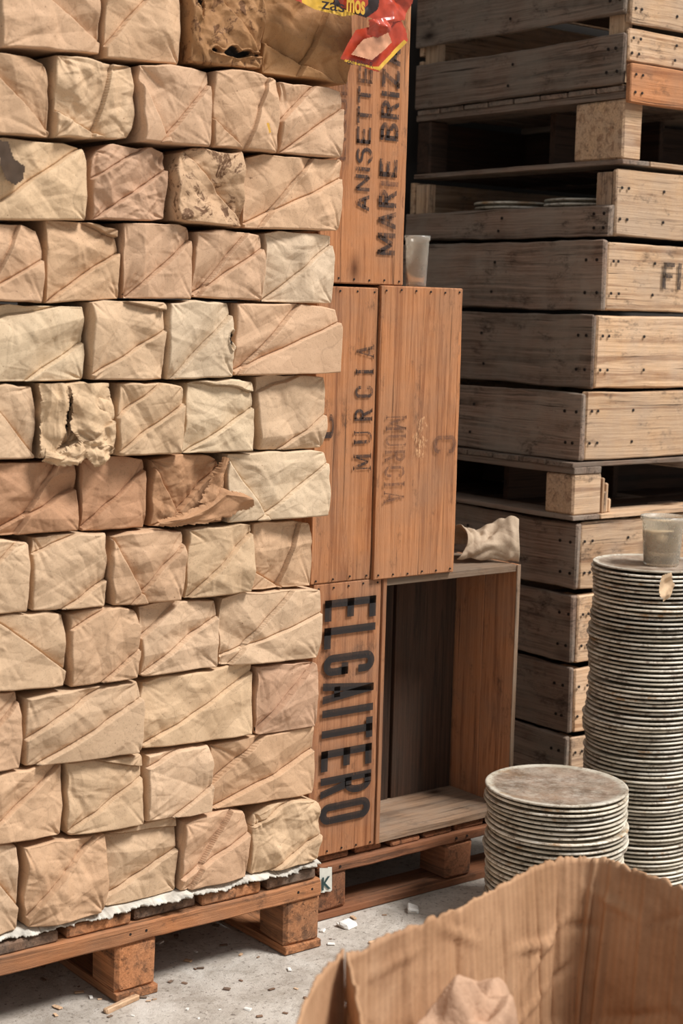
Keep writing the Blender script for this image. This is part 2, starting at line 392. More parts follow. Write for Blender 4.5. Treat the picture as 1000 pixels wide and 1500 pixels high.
    o=mesh_obj('paper_wrapped_package',Vl,F,[mat or M_paper,M_in],loc=(xc,Y,z0),color=cc,mi=mi,label=label or LBL[c],cat='package',group='paper-wrapped packages stacked on the pallet')
    packs.append(o); return o
T='#c7a382';B='#c9aa89';P='#c09a7e';N_='#b38866';L='#d0b798';O='#a57a52';T2='#c39f7e'
LBL={T:'tan kraft paper package with diagonal fold, stacked among others',B:'beige paper-wrapped package with folded flap, stacked on pallet',P:'pinkish kraft paper package, creased and stacked',
 N_:'brown kraft paper package with folded end, in the stack',L:'pale cream paper-wrapped package, stacked among brown ones',O:'orange-brown crumpled kraft package on top of the stack',T2:'tan creased paper package in the wrapped stack'}
ROWS=[
[(-5,148,-45,76,T,5,1),(150,262,-40,90,T,7,2),(263,383,-35,107,O,5,3,dict(crump=2.3,mat=M_paper_st,holes=[(.60,.16,.34,.055,.02),(.12,.62,.04,.12,.014)],rag=.42,label='torn orange-brown kraft package with dark holes')),(385,520,-35,128,O,9,4,dict(crump=2.2,label='crumpled orange-brown kraft package at the stack corner'))],
[(-62,72,76,203,T2,5,5),(74,195,84,207,B,9,6,dict(crump=1.6)),(196,303,94,214,T,4,7),(304,405,105,224,T2,9,8),(406,500,121,240,T,3,9)],
[(-30,126,202,323,B,7,10),(130,247,211,325,P,3,11,dict(crump=1.8,label='pinkish torn paper package with peeled layers')),(249,354,218,332,T,5,12,dict(crump=1.4,mat=M_paper_st,label='tan package speckled with dark nibbled holes')),(355,500,227,348,T,6,13)],
[(-55,63,325,440,T2,1,14),(65,177,323,440,T,2,15),(178,279,325,440,T2,0,16),(280,384,333,440,T,6,17),(385,487,338,448,L,0,18)],
[(-20,125,443,556,L,8,19),(127,237,439,555,B,2,20),(238,336,438,553,L,0,21,dict(holes=[(.95,.5,.06,.12,.02)],rag=.3,label='pale cream package with a black tear at its edge')),(337,490,443,556,T,6,22)],
[(-60,52,562,672,B,5,23),(54,162,559,676,B,1,24,dict(crump=2.3,holes=[(.40,.55,.05,.34,.016),(.74,.10,.20,.05,.014)],rag=.35,label='ripped beige package with crumpled open paper')),(163,262,556,662,B,3,25),(264,370,552,660,L,2,26),(373,475,549,658,B,8,27)],
[(-20,117,673,786,N_,1,28),(118,217,666,775,N_,0,29),(218,328,663,770,N_,4,30,dict(crump=1.5,label='brown package with a loose torn flap hanging out')),(329,478,658,767,L,4,31)],
[(-70,42,788,901,B,7,32),(43,154,779,893,B,8,33),(155,266,773,886,T2,4,34),(267,368,768,876,B,0,35),(369,460,763,867,T2,9,36)],
[(-40,95,897,1013,B,5,37),(96,201,889,1002,T,8,38),(202,319,879,990,B,3,39),(320,470,864,974,B,6,40)],
[(-70,30,1016,1128,T2,0,41),(31,203,1003,1122,B,3,42),(204,371,981,1098,B,0,43),(372,462,970,1073,P,7,44)],
[(-40,91,1124,1240,T,7,45),(93,207,1107,1224,B,2,46),(208,307,1094,1204,B,8,47),(308,462,1073,1185,T2,3,48)],
[(-60,27,1240,1355,B,5,50),(30,152,1227,1342,T2,7,51,dict(crump=1.4)),(153,261,1206,1328,B,2,52),(262,360,1188,1302,T2,6,53),(361,465,1173,1280,B,8,54,dict(crump=1.6))],
]
below=None
for row in reversed(ROWS):
    cur=[]; px_=None
    for it in row:
        x0,x1,y0,y1,c,tp,sd=it[:7]; kw=it[7] if len(it)>7 else {}
        rg=random.Random(sd*13); cy=(y0+y1)/2
        X0=onY(x0,cy,YF).x+.0014; X1=onY(x1,cy,YF).x-.0014
        if px_ is not None: X0=max(X0,px_+.0024)
        px_=X1
        zt=onY((x0+x1)/2,y0,YF).z; tl=zt+rg.uniform(-.004,.003); tr=zt+rg.uniform(-.004,.003)
        if below is None: zl=zr=ZB
        else:
            def q(xs):
                zz=[topz(x,below) for x in xs]; zz=[z for z in zz if z is not None]; return max(zz) if zz else None
            zl=q([X0+.004,X0+.02]); zr=q([X1-.02,X1-.004]); zmid=q([(X0+X1)/2])
            d=onY((x0+x1)/2,y1,YF).z
            zl=zl if zl is not None else d; zr=zr if zr is not None else zl
            if zmid is not None and (zl+zr)/2<zmid: sft=zmid-(zl+zr)/2; zl+=sft*.8; zr+=sft*.8
        cur.append((X0,X1,tl,tr))
        package(X0,X1,zl+.0008,zr+.0008,tl,tr,c,tp,sd,**kw)
    below=cur
# ---------------------------------------------------------------- torn sheets
def inpoly(x,y,P):
    r=False; n=len(P); j=n-1
    for i in range(n):
        if (P[i][1]>y)!=(P[j][1]>y) and x<(P[j][0]-P[i][0])*(y-P[i][1])/(P[j][1]-P[i][1]+1e-9)+P[i][0]: r=not r
        j=i
    return r
def sheet(name,pts,Y,mat,seed,crump=.1,bulge=None,color=None,parent=None,step=2.0,label=None,cat=None,nk=14):
    rg=random.Random(seed); xs=[p[0] for p in pts]; ys=[p[1] for p in pts]
    x0,x1,y0,y1=min(xs),max(xs),min(ys),max(ys); nx=int((x1-x0)/step)+1; ny=int((y1-y0)/step)+1
    G=[[onY(x0+i*step,y0+j*step,Y) for i in range(nx+1)] for j in range(ny+1)]
    X=np.array([[p.x for p in r] for r in G]); Z=np.array([[p.z for p in r] for r in G])
    cx,cz=X.mean(),Z.mean(); w=np.ptp(X); h=np.ptp(Z)
    hh=kinks(rg,X-cx,Z-cz+h/2,w,h,nk,crump,(.004,.03),.03)+(.0006*snoise(rg,X,Z,5,100,300) if nk>3 else 0)
    u=(X-X.min())/w; v=(Z-Z.min())/h
    if bulge: hh=hh+bulge(u,v)
    hh=hh-hh.min() if bulge is None else hh
    vid={}; V=[]; F=[]
    def gv(i,j):
        if (i,j) not in vid:
            vid[(i,j)]=len(V); V.append([X[j,i]-cx,-hh[j,i],Z[j,i]-cz])
        return vid[(i,j)]
    for j in range(ny):
        for i in range(nx):
            if inpoly(x0+(i+.5)*step,y0+(j+.5)*step,pts): F.append((gv(i,j+1),gv(i+1,j+1),gv(i+1,j),gv(i,j)))
    o=mesh_obj(name,V,F,[mat],loc=(cx,Y,cz),parent=parent,color=col(color) if isinstance(color,str) else color,label=label,cat=cat)
    return o
def pk(seed_x,seed_y):
    best=None
    for p in packs:
        c=onY(seed_x,seed_y,YF); d=abs(p.location.x-c.x)+abs(p.location.z+.075-c.z)
        if best is None or d<best[0]: best=(d,p)
    return best[1]
YS=YF-.019
def pc(p): return tuple(p.color)
def ribbon(pts_a,pts_b,Y,parent,seed,depth=.02,crump=.8,name='torn_flap',peak=.5):
    """crumpled paper strip between two outlines: tented once, with sharp random facets"""
    rg=random.Random(seed); n=80; m_=56
    def samp(P,t):
        k=t*(len(P)-1); i=min(int(k),len(P)-2); f=k-i
        return P[i][0]+(P[i+1][0]-P[i][0])*f, P[i][1]+(P[i+1][1]-P[i][1])*f
    V=[]; c0=onY(*samp(pts_a,.5),Y)
    uu,vv=np.meshgrid(np.linspace(0,.12,n+1),np.linspace(0,.08,m_+1))
    kk=kinks(rg,uu-.06,vv,.12,.08,22,crump,(.008,.024),.04)+kinks(rg,uu-.06,vv,.12,.08,24,crump*.4,(.003,.008),.02)
    kk-=kk.min(); kk*=.45
    jl=[rg.uniform(-2.2,2.2) for _ in range(n+1)]; jr=[rg.uniform(-2.2,2.2) for _ in range(n+1)]
    for arr in (jl,jr):
        for i in range(1,n+1): arr[i]=arr[i-1]*.6+arr[i]*.7
    for j in range(m_+1):
        v=j/m_
        for i in range(n+1):
            u=i/n; a=samp(pts_a,u); b=samp(pts_b,u)
            jag=jl[i]*max(0,1-v*6)+jr[i]*max(0,v*6-5)
            p=onY(a[0]+(b[0]-a[0])*v+jag,a[1]+(b[1]-a[1])*v+jag*.8,Y)
            tent=(v/peak if v<peak else (1-v)/(1-peak))
            V.append([p.x-c0.x,-(depth*tent+min(kk[j,i],.02)+.001),p.z-c0.z])
    F=[]
    for j in range(m_):
        for i in range(n): a=j*(n+1)+i; F.append((a,a+1,a+n+2,a+n+1))
    return mesh_obj(name,V,F,[M_paper],loc=c0,parent=parent,color=pc(parent))
q=pk(272,716)
ribbon([(225,770),(255,770),(300,764),(340,752),(368,740)],[(228,762),(260,754),(292,738),(318,714),(352,722)],YS+.007,q,70,.012,.6,peak=.75)
ribbon([(288,736),(300,714),(313,690),(323,668)],[(318,742),(321,718),(326,694),(331,672)],YS+.005,q,71,.008,.5)
q=pk(108,616)
ribbon([(54,562),(58,600),(56,640),(56,668)],[(90,560),(96,590),(90,640),(78,662)],YS+.005,q,72,.008,.6)
ribbon([(60,676),(84,682),(108,680),(124,668)],[(62,656),(82,662),(100,652),(114,646)],YS+.003,q,73,.008,.6)
ribbon([(99,562),(104,600),(102,630),(114,646)],[(156,560),(162,600),(161,626),(155,646)],YS+.005,q,74,.008,.6)
ribbon([(112,648),(120,668),(134,684),(142,682)],[(150,640),(160,650),(156,666),(148,678)],YS+.001,q,75,.012,.7)
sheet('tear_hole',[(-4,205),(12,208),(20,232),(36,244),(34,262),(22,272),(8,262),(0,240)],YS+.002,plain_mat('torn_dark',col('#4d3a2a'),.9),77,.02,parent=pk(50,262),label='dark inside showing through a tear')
sheet('sticker',[(378,183),(394,180),(397,194),(381,198)],YF-.0225,plain_mat('yellow_sticker',col('#d09c36'),.6,0,.05),78,.01,parent=pk(354,165),step=1,label='small square yellow sticker',nk=2)
# ---------------------------------------------------------------- package pallet
XR=onY(470,1300,2.60).x
def pallet(x0,x1,y0,y1,z0,hb,hs,hd,blocksx,mat,bw=.09,label='',seed=0,bottomX=False,deck=9,alt=None):
    b=MB(seed)
    for bx in blocksx:
        for k,yy in enumerate((y0+.004,(y0+y1)/2-.05,y1-.104)):
            b.box(bx,bx+bw,yy,yy+.10,z0+.018,z0+hb,jit=.003,ch=.007,axis=1)
        if not bottomX: b.box(bx-.002,bx+bw+.002,y0,y1,z0+.001,z0+.018,jit=.001)
    if bottomX:
        for yy in (y0+.002,(y0+y1)/2-.05,y1-.104): b.box(x0,x1,yy,yy+.10,z0+.001,z0+.018,jit=.001)
    zs=z0+hb
    for yy in (y0,(y0+y1)/2-.05,y1-.1): b.box(x0,x1,yy,yy+.1,zs,zs+hs,jit=.0022,ch=.005)
    zd=zs+hs; n=deck; W=(x1-x0)/n
    for i in range(n):
        g_=b.rg.uniform(.008,.030); b.box(x0+i*W+g_*.5,x0+(i+1)*W-g_*.5,y0+b.rg.uniform(0,.016),y1,zd,zd+hd-b.rg.uniform(.001,.006),jit=.0012,ch=.004,mat=2 if i%2 else 0)
    for bx in blocksx:
        for dz in (.3,.7): b.nail((bx+bw*dz,y0-.001,zs+hs*.5),'y',r=.003)
    return b.done('wooden_pallet',[mat,M_nail,alt or M_pald],label,'pallet')
pb=XR-.09
P0=pallet(XR-.915,XR,2.597,3.39,0,.116,.038,.027,[pb,pb-.406,pb-.82],M_pal,label='wooden pallet under the paper-wrapped packages',seed=11,deck=6)
zdk=.1815
V=[];F=[]; n=420; Xa=XR-.9; rg=random.Random(4)
prof=[]; jx=0; jd=0
for i in range(n+1):
    x=Xa+i*(XR-.003-Xa)/n; jx=jx*.85+rg.uniform(-.004,.004); jd=jd*.8+rg.uniform(-.003,.003)
    e=jx; dr=-.004*max(0,math.sin(x*43+1))+jd*.6
    prof.append([(x,2.602+e*.6,zdk),(x,2.590+e,zdk+.0035+dr),(x,2.591+e*.9,zdk+.0060+dr),(x,2.612,zdk+.0098),(x,3.35,zdk+.0098),(x,3.35,zdk)])
for p in prof: V+= [list(q) for q in p]
for i in range(n):
    for k in range(6):
        a=i*6+k;b_=i*6+(k+1)%6; F.append((a,b_,b_+6,a+6))
F.append(tuple(range(6))); F.append(tuple(n*6+k for k in range(5,-1,-1)))
V=[[v[0]-XR+.45,v[1]-2.9,v[2]-zdk] for v in V]
mesh_obj('white_foam_sheet',V,F,[plain_mat('white_foam',col('#d4ccbe'),.8,0,.25,30)],loc=(XR-.45,2.9,zdk),label='thin ragged white sheet between packages and pallet',cat='sheet')
# ---------------------------------------------------------------- middle pallet + cases
YM=2.71
xm0=onY(478,1250,YM).x
MP=pallet(xm0-.02,2.70,YM,3.40,0,.105,.026,.020,[xm0-.02,2.47],M_palm,label='reddish-brown wooden pallet under the stacked bottle cases',seed=12,bottomX=True,bw=.085,deck=6,alt=M_palm)
zmp=.151
sheet('label_sticker',[(468,1272),(486,1270),(486,1305),(468,1308)],YM-.0035,plain_mat('sticker_pale',col('#d4d2c5'),.7,0,.1),81,.0,parent=MP,step=1.5,label='white printed paper sticker',nk=0)
lettering('K',YM-.0045,(471,484,1284,1303),'n',MP,plain_mat('teal_ink',col('#27403f'),.7),.02)
def case(px0,px1,yt,yb,Y,depth,mats,seed,label,x0=None,z0=None,openf=False,nplank=1,nb=3):
    b=MB(seed); cy=(yt+yb)/2
    X0=onY(px0,cy,Y).x if x0 is None else x0; X1=onY(px1,cy,Y).x
    Z1=onY((px0+px1)/2,yt,Y).z; Z0=onY((px0+px1)/2,yb,Y).z if z0 is None else z0
    te=.016; tp=.010; Y1=Y+depth; mt=3 if openf else 0
    for (a,c) in((Z0,Z0+te),(Z1-te,Z1)): b.box(X0+tp,X1-tp,Y+(tp if not openf else .0),Y1-tp,a,c,axis=0,jit=.0008,mat=mt)
    ns=2
    for i in range(ns):
        a=Y+(Y1-Y)*i/ns+(.0008 if i else 0); c=Y+(Y1-Y)*(i+1)/ns-.0008
        b.box(X0,X0+tp,a,c,Z0,Z1,jit=.0006,mat=0); b.box(X1-tp,X1,a,c,Z0,Z1,jit=.0008,rnd=.8)
    if openf: b.box(X1-tp-.001,X1+.0005,Y-.003,Y-.0002,Z0,Z1,mat=3,jit=.0004); b.box(X0-.0005,X0+tp,Y-.003,Y-.0002,Z0,Z1,mat=0,jit=.0004)
    wv=(X1-X0)
    gp=.005 if openf else .0015
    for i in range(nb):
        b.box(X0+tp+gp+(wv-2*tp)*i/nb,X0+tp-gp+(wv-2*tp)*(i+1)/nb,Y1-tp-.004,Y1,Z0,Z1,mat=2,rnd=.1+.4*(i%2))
    b.box(X0+tp,X1-tp,Y1+.0002,Y1+.003,Z0,Z1,mat=1,rnd=0)
    if not openf:
        for i in range(nplank):
            a=X0+wv*i/nplank+.0006; c=X0+wv*(i+1)/nplank-.0006
            b.box(a,c,Y-.0005,Y+tp,Z0,Z1,jit=.0016,rnd=.5+.15*(i%2),ch=.0025)
        k=max(3,int(wv/.035))
        for i in range(k):
            xx=X0+.012+(wv-.024)*i/(k-1)
            for zz in (Z0+.009,Z1-.009): b.nail((xx,Y-.0020,zz+b.rg.uniform(-.002,.002)),'y',r=.0022)
    else:
        for i in range(4):
            yy=Y+.02+i*(depth-.04)/3
            b.nail((X1-tp-.0005,yy,Z1-.008),'x',r=.002)
    return b.done('wooden_case',mats,label,'crate'),X0,X1,Z0,Z1
CM=[M_orange,M_nail,M_inner,M_dusty]; CM2=[M_orange2,M_nail,M_inner,M_dusty]
xg0=XR+.045
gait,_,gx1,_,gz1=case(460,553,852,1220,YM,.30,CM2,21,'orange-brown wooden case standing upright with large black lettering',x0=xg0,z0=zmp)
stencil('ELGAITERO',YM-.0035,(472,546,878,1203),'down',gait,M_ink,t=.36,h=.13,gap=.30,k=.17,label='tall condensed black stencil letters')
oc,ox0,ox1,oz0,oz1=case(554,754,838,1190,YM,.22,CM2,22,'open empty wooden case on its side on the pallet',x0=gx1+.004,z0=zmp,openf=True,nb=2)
m1,_,mx1,_,mz1=case(470,548,420,849,YM-.002,.30,CM,23,'orange wooden bottle case with black lettering, standing upright',x0=xg0-.01,z0=gz1+.001)
m2,_,m2x1,_,m2z=case(551,671,420,840,YM-.010,.21,CM,24,'orange wooden case with faded lettering and torn label',x0=mx1+.003,z0=oz1+.001,nplank=1)
stencil('MURCIA',YM-.0045,(519,545,505,690),'up',m1,M_inkw,t=.28,h=.12,gap=.95,serif=True,label='widely spaced serif black letters')
stencil('C',YM-.0045,(472,488,607,642),'up',m1,M_inkw,t=.26,h=.14)
stencil('MURCIA',YM-.0125,(563,593,608,738),'down',m2,M_inkf,t=.26,h=.12,gap=.45,serif=True,label='faded dark lettering')
stencil('C',YM-.0125,(634,668,638,664),'down',m2,M_inkf,t=.22,h=.16,label='faded dark letter')
M_lab=ink_mat('label_remnant',col('#dcab7c'),.55,mx=.75,scale=90)
sheet('label_remnant',[(609,616),(621,610),(626,624),(616,634),(626,645),(618,674),(606,670),(610,652),(604,640),(613,630)],YM-.0125,M_lab,82,.0,parent=m2,step=2,nk=0,label='scuffed remains of a pale paper label')
an,ax0,ax1,az0,_=case(480,597,-60,408,YM-.004,.30,CM,25,'orange wooden liqueur case with black lettering on top of other cases',x0=xg0-.012,z0=max(mz1,m2z)+.001,nplank=1)
stencil('ANISETTE',YM-.0065,(522,546,98,310),'up',an,M_inkw,t=.24,h=.17,gap=.22,k=.3)
stencil('MAR_E BRIZARD',YM-.0065,(557,583,6,376),'up',an,M_inkw,t=.28,h=.19,gap=.22,k=.3)
stencil('I',YM-.0065,(557,583,266,273),'up',an,M_inkf,t=.26,label='nearly worn away letter')
stencil('LIQUEUR',YM-.0065,(496,508,60,235),'up',an,M_inkf,t=.22,h=.16,gap=.25)
# ---------------------------------------------------------------- slatted crates
YC=2.82; groups='weathered slatted crates stacked beside the cases'; XWD=1.15
def tray(cpx,yt,yb,seed,sideslats=None,endslats=None,label='',z0=None,z1=None,XW=XWD,orange=None):
    b=MB(seed); Y=YC; ym=(yt+yb)/2; X0=onY(cpx,ym,Y).x; X1=X0+XW; Y1=Y+.80
    Zt=onY(cpx,yt,Y).z if z1 is None else z1; Zb=onY(cpx,yb,Y).z if z0 is None else z0
    ss=sideslats or [(yt,yb)]; es=endslats or [(yt,yb)]
    def zz(p):
        a,c=p; A=onY(cpx,a,Y).z; C=onY(cpx,c,Y).z
        if a==yt and z1 is not None: A=z1
        if c==yb: C=Zb
        return A-.0040-b.rg.uniform(0,.010),C+.0025
    t=.016
    for p in ss:
        A,C=zz(p)
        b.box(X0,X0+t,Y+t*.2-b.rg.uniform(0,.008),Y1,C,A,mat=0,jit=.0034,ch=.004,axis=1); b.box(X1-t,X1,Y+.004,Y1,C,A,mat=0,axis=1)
        for yy in (Y+.018,Y+.05):
            for k in (.25,.72): b.nail((X0-.0036,yy+b.rg.uniform(-.006,.006),C+(A-C)*k),'x',r=.0042)
        for k in (.25,.7): b.nail((X0-.0036,Y+.40+b.rg.uniform(-.01,.01),C+(A-C)*k),'x',r=.0040)
    for p in es:
        A,C=zz(p)
        b.box(X0+t+.001,X1-t-.001,Y-.002,Y+t,C,A,mat=2,jit=.0032,ch=.004,axis=0); b.box(X0+t,X1-t,Y1-t,Y1,C,A,mat=2,axis=0)
        for xx in (X0+.03,X0+.055,X0+.19):
            for k in (.25,.72): b.nail((xx+b.rg.uniform(-.004,.004),Y-.0054,C+(A-C)*k),'y',r=.0040)
    if orange:
        A=onY(cpx,orange[0],Y).z; C=onY(cpx,orange[1],Y).z
        b.box(X0+.004,X1-.01,Y-.026,Y-.008,C,A,mat=3,jit=.002,ch=.003,axis=0,rnd=.9)
        for k in (.25,.72):
            for xx in (.02,.045): b.nail((X0+xx,Y-.0285,C+(A-C)*k),'y',r=.0036)
    for (xx,yy) in ((X0+t,Y+t),(X1-t-.035,Y+t),(X0+t,Y1-t-.06),(X1-t-.035,Y1-t-.06)):
        b.box(xx+.004,xx+.035,yy+.004,yy+.055,Zb+.002,Zt-.016,mat=2,axis=2)
    n=5; Wd=(Y1-Y-2*t)/n
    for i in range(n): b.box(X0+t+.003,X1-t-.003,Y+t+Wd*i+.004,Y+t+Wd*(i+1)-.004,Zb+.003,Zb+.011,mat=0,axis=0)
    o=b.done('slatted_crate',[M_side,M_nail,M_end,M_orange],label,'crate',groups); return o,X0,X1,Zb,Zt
def tz(p,y): return onY(p,y,YC).z
R1=tray(915,-70,124,31,sideslats=[(-70,20),(42,124)],endslats=[(-60,33),(37,90)],orange=(94,150),label='weathered slatted wooden crate with an orange-brown bottom end board')
R0_=tray(918,-190,-72,30,z0=R1[4]+.001,label='weathered slatted wooden crate added above the view to block the sun')  # unseen top crate, added to keep sun out of the crate below
def midpallet(cpx,yt,yb,seed,bl,front,label,ztop,zbot,thin=.014,bx=0,splinter=False):
    b=MB(seed); X0=onY(cpx,(yt+yb)/2,YC).x; X1=X0+XWD; Y0=YC-.004; Y1=YC+.80
    for i in range(8):
        W=.8/8; b.box(X0-.004,X1,Y0+i*W+.003,Y0+(i+1)*W-.005,ztop-thin,ztop-.001,mat=0,axis=0,jit=.001)
    for xx in (X0,X0+.42,X1-.1): b.box(xx,xx+.10,Y0,Y1,ztop-2*thin-.004,ztop-thin-.0005,mat=0,axis=1,jit=.001)
    for xx in (X0+.001+bx,X1-front-.001):
        for yy in (Y0+.002,Y1-.064):
            ff=yy<Y0+.1
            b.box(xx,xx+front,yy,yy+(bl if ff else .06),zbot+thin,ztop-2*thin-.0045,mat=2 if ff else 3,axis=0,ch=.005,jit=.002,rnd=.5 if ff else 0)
    if splinter:
        zt_=ztop-2*thin-.006
        for k,(dx,hh_) in enumerate(((.004,.9),(.016,.55),(.026,.75),(.040,.35))):
            b.box(X0+front+.001+dx,X0+front+.011+dx,Y0+.004+.003*k,Y0+.03+.004*k,zbot+thin,zbot+thin+(zt_-zbot-thin)*hh_,mat=2,axis=2,jit=.0015,ch=.003,rnd=.3+.15*k)
    for xx in (X0-.003,X0+.42,X1-.1): b.box(xx,xx+.1,Y0-.004,Y1,zbot+.0015,zbot+thin,mat=0,axis=1,jit=.001)
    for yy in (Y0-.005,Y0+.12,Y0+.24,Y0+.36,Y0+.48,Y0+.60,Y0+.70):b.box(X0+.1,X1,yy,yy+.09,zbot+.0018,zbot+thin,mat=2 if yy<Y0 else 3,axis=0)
    b.box(X0+.05,X1-.02,Y1-.02,Y1-.004,zbot+thin,ztop-2*thin-.005,mat=3,axis=0,rnd=0)  # dark boards added to close the openings and keep light from showing through
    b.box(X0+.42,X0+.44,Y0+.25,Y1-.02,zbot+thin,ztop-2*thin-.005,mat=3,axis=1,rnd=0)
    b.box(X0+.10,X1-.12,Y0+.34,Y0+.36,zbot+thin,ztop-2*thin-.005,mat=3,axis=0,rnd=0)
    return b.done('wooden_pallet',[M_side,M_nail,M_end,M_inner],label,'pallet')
R2=tray(895,240,346,32,sideslats=[(297,346)],endslats=[(240,346)],label='open-sided weathered crate with plates inside')
midpallet(912,125,240,41,.17,.07,'weathered pallet with blocks between stacked crates',R1[3]-.001,R2[4]+.001)
R3=tray(882,348,456,33,z1=R2[3]-.001,label='weathered grey-brown crate with black letters on its end')
R4=tray(866,458,570,34,z1=R3[3]-.001,label='weathered grey-brown slatted crate with nailed tan end')
R5=tray(850,572,676,35,z1=R4[3]-.001,label='weathered grey-brown slatted crate with nailed tan end')
stencil('FI',YC-.0075,(970,997,385,424),'n',R3[0],M_inkw,t=.30,h=.16,gap=.3)
R6=tray(842,764,866,36,label='low weathered crate under a pallet, behind the plates')
midpallet(838,677,762,42,.10,.105,'weathered pallet with chunky splintered block between crates',R5[3]-.001,R6[4]+.001,splinter=True)
R7=tray(838,868,973,37,z1=R6[3]-.001,label='dark weathered slatted crate behind the plate stacks')
R8=tray(834,975,1075,38,z1=R7[3]-.001,label='dark weathered slatted crate behind the plate stacks')
R9=tray(828,1077,1160,39,z1=R8[3]-.001,label='dark weathered slatted crate behind the plate stacks')
R10=tray(828,1162,1260,40,z1=R9[3]-.001,z0=0.001,label='dark weathered slatted crate standing on the ground')
# ---------------------------------------------------------------- plates
def lathe(prof,n=56):
    V=[];F=[];k=len(prof)
    for i in range(n):
        a=2*math.pi*i/n
        for (r,z) in prof: V.append([r*math.cos(a),r*math.sin(a),z])
    for i in range(n):
        j=(i+1)%n
        for q in range(k-1): F.append((i*k+q,j*k+q,j*k+q+1,i*k+q+1))
    return V,F
def plate_mesh(R,name,mat,s=1.0):
    pr=[(.0001,.003),(.56*R,.003),(.57*R,0),(.60*R,0),(.63*R,.0035),(.80*R,.0084),(.95*R,.0126),(R*.988,.0131),(R*.999,.0145),(R,.0160),(R*.997,.0178),(R*.985,.0190),(.965*R,.0190),(.945*R,.0172),(.86*R,.0156),(.78*R,.0132),(.74*R,.0124),(.60*R,.0123),(.3*R,.0123),(.0001,.0123)]
    V,F=lathe([(a,b*s) for a,b in pr],72); me=bpy.data.meshes.new(name); me.from_pydata(V,[],F); me.materials.append(mat)
    me.polygons.foreach_set('use_smooth',[True]*len(me.polygons))
    bm=bmesh.new(); bm.from_mesh(me); bmesh.ops.remove_doubles(bm,verts=bm.verts,dist=.0002); bmesh.ops.recalc_face_normals(bm,faces=bm.faces); bm.to_mesh(me); bm.free()
    return me
def plate_mat(name,dust,rim=.135):
    t=NT(name); oi=t.n('ShaderNodeObjectInfo'); tc=t.n('ShaderNodeTexCoord').outputs['Object']
    off=t.math('MULTIPLY',oi.outputs['Random'],50.0); vec=t.vmath('ADD',tc,t.n('ShaderNodeCombineXYZ',{'X':off,'Y':off,'Z':off}).outputs[0])
    c=t.ramp(t.noise(vec,9,4,.6),[(.3,col('#b3a791')),(.5,col('#d4cab7')),(.75,col('#ebe4d6'))])
    c=t.mix(t.ramp(t.noise(vec,22,7,.85),[(.50,K4),(.61,g(.8))]),c,col('#6a543f'))
    c=t.mix(t.ramp(t.noise(vec,8,5,.8),[(.57,K4),(.66,g(.75))]),c,col('#9f743f'))
    br=t.math('ADD',t.math('MULTIPLY',oi.outputs['Random'],.40),.72); c=t.mix(1.0,c,t.n('ShaderNodeCombineXYZ',{'X':br,'Y':br,'Z':br}).outputs[0],'MULTIPLY')
    if dust:
        sx=t.n('ShaderNodeSeparateXYZ',{'Vector':tc}); rr=t.math('SQRT',t.math('ADD',t.math('MULTIPLY',sx.outputs[0],sx.outputs[0]),t.math('MULTIPLY',sx.outputs[1],sx.outputs[1])))
        msk=t.math('MULTIPLY',t.ramp(t.noise(vec,45,6,.8),[(.38,g(.98)),(.70,g(.5))]),t.ramp(t.math('DIVIDE',rr,rim),[(.93,W4),(1.0,g(.2))]))
        c=t.mix(msk,c,t.mix(t.ramp(t.noise(vec,10,6,.8),[(.42,K4),(.6,W4)]),col('#8c7460'),col('#5f4a38')))
    t.link(c,t.b.inputs['Base Color']); t.b.inputs['Roughness'].default_value=.38 if not dust else .9
    t.link(t.bump(t.noise(vec,120,4,.7),.4,.001),t.b.inputs['Normal']); return t.m
MPl=plate_mat('dirty_ceramic',False); MPd=plate_mat('dusty_ceramic',True,.150); MPd2=plate_mat('dusty_ceramic_small',True,.131)
def plate_stack(c,R,n,sp,s,seed,group,label,toplabel,md_,jit=.0032):
    rg=random.Random(seed); me=plate_mesh(R,'plate',MPl,s); med=plate_mesh(R,'dusty_plate',md_,s); base=None
    lx=ly=0
    for i in range(n):
        mm=med if i==n-1 else me
        if base is None: o=base=bpy.data.objects.new('plate',mm)
        else: o=base.copy(); o.data=mm
        lx=.85*lx+rg.uniform(-jit,jit); ly=.85*ly+rg.uniform(-jit,jit)
        if n>40 and i==22: lx-=.008
        o.location=(c[0]+lx,c[1]+ly,i*sp+.0005); o.rotation_euler=(rg.uniform(-.006,.006),rg.uniform(-.006,.006),rg.uniform(0,6.28))
        sc=rg.uniform(.965,1.01); o.scale=(sc,sc,1)
        scene.collection.objects.link(o)
        o['label']=toplabel if i==n-1 else label; o['category']='plate'; o['group']=group
    return (n-1)*sp+.0123*s
Fh=Vector((math.sin(yaw),math.cos(yaw),0)); Rh=Vector((math.cos(yaw),-math.sin(yaw),0))
def at(D,px): return Fh*D+Rh*((px-500)/FP*D)
cs=at(3.50,838); ct=at(3.80,960)
plate_stack(cs,.161,28,.0108,.87,1,'short stack of plates on the ground','dirty grey-white stoneware plate in a short stack','dusty stained stoneware plate topping the short stack',MPd)
ttop=plate_stack(ct,.141,75,.0102,.82,2,'tall tower of plates','dirty grey-white stoneware plate in a tall tower','dusty stoneware plate topping the tall tower',MPd2)
def few(Xc,Yc,z,n,R,seed,grp):
    me=plate_mesh(R,'crate_plate',MPl); base=None; rg=random.Random(seed)
    for i in range(n):
        o=bpy.data.objects.new('plate',me) if base is None else base.copy(); base=base or o
        o.location=(Xc+rg.uniform(-.002,.002),Yc,z+i*.0126); scene.collection.objects.link(o); o['label']='stacked stoneware plate inside a wooden crate'; o['category']='plate'; o['group']=grp
few(R2[1]+.15,YC+.24,R2[3]+.0115,7,.105,4,'plates inside the open-sided crate')
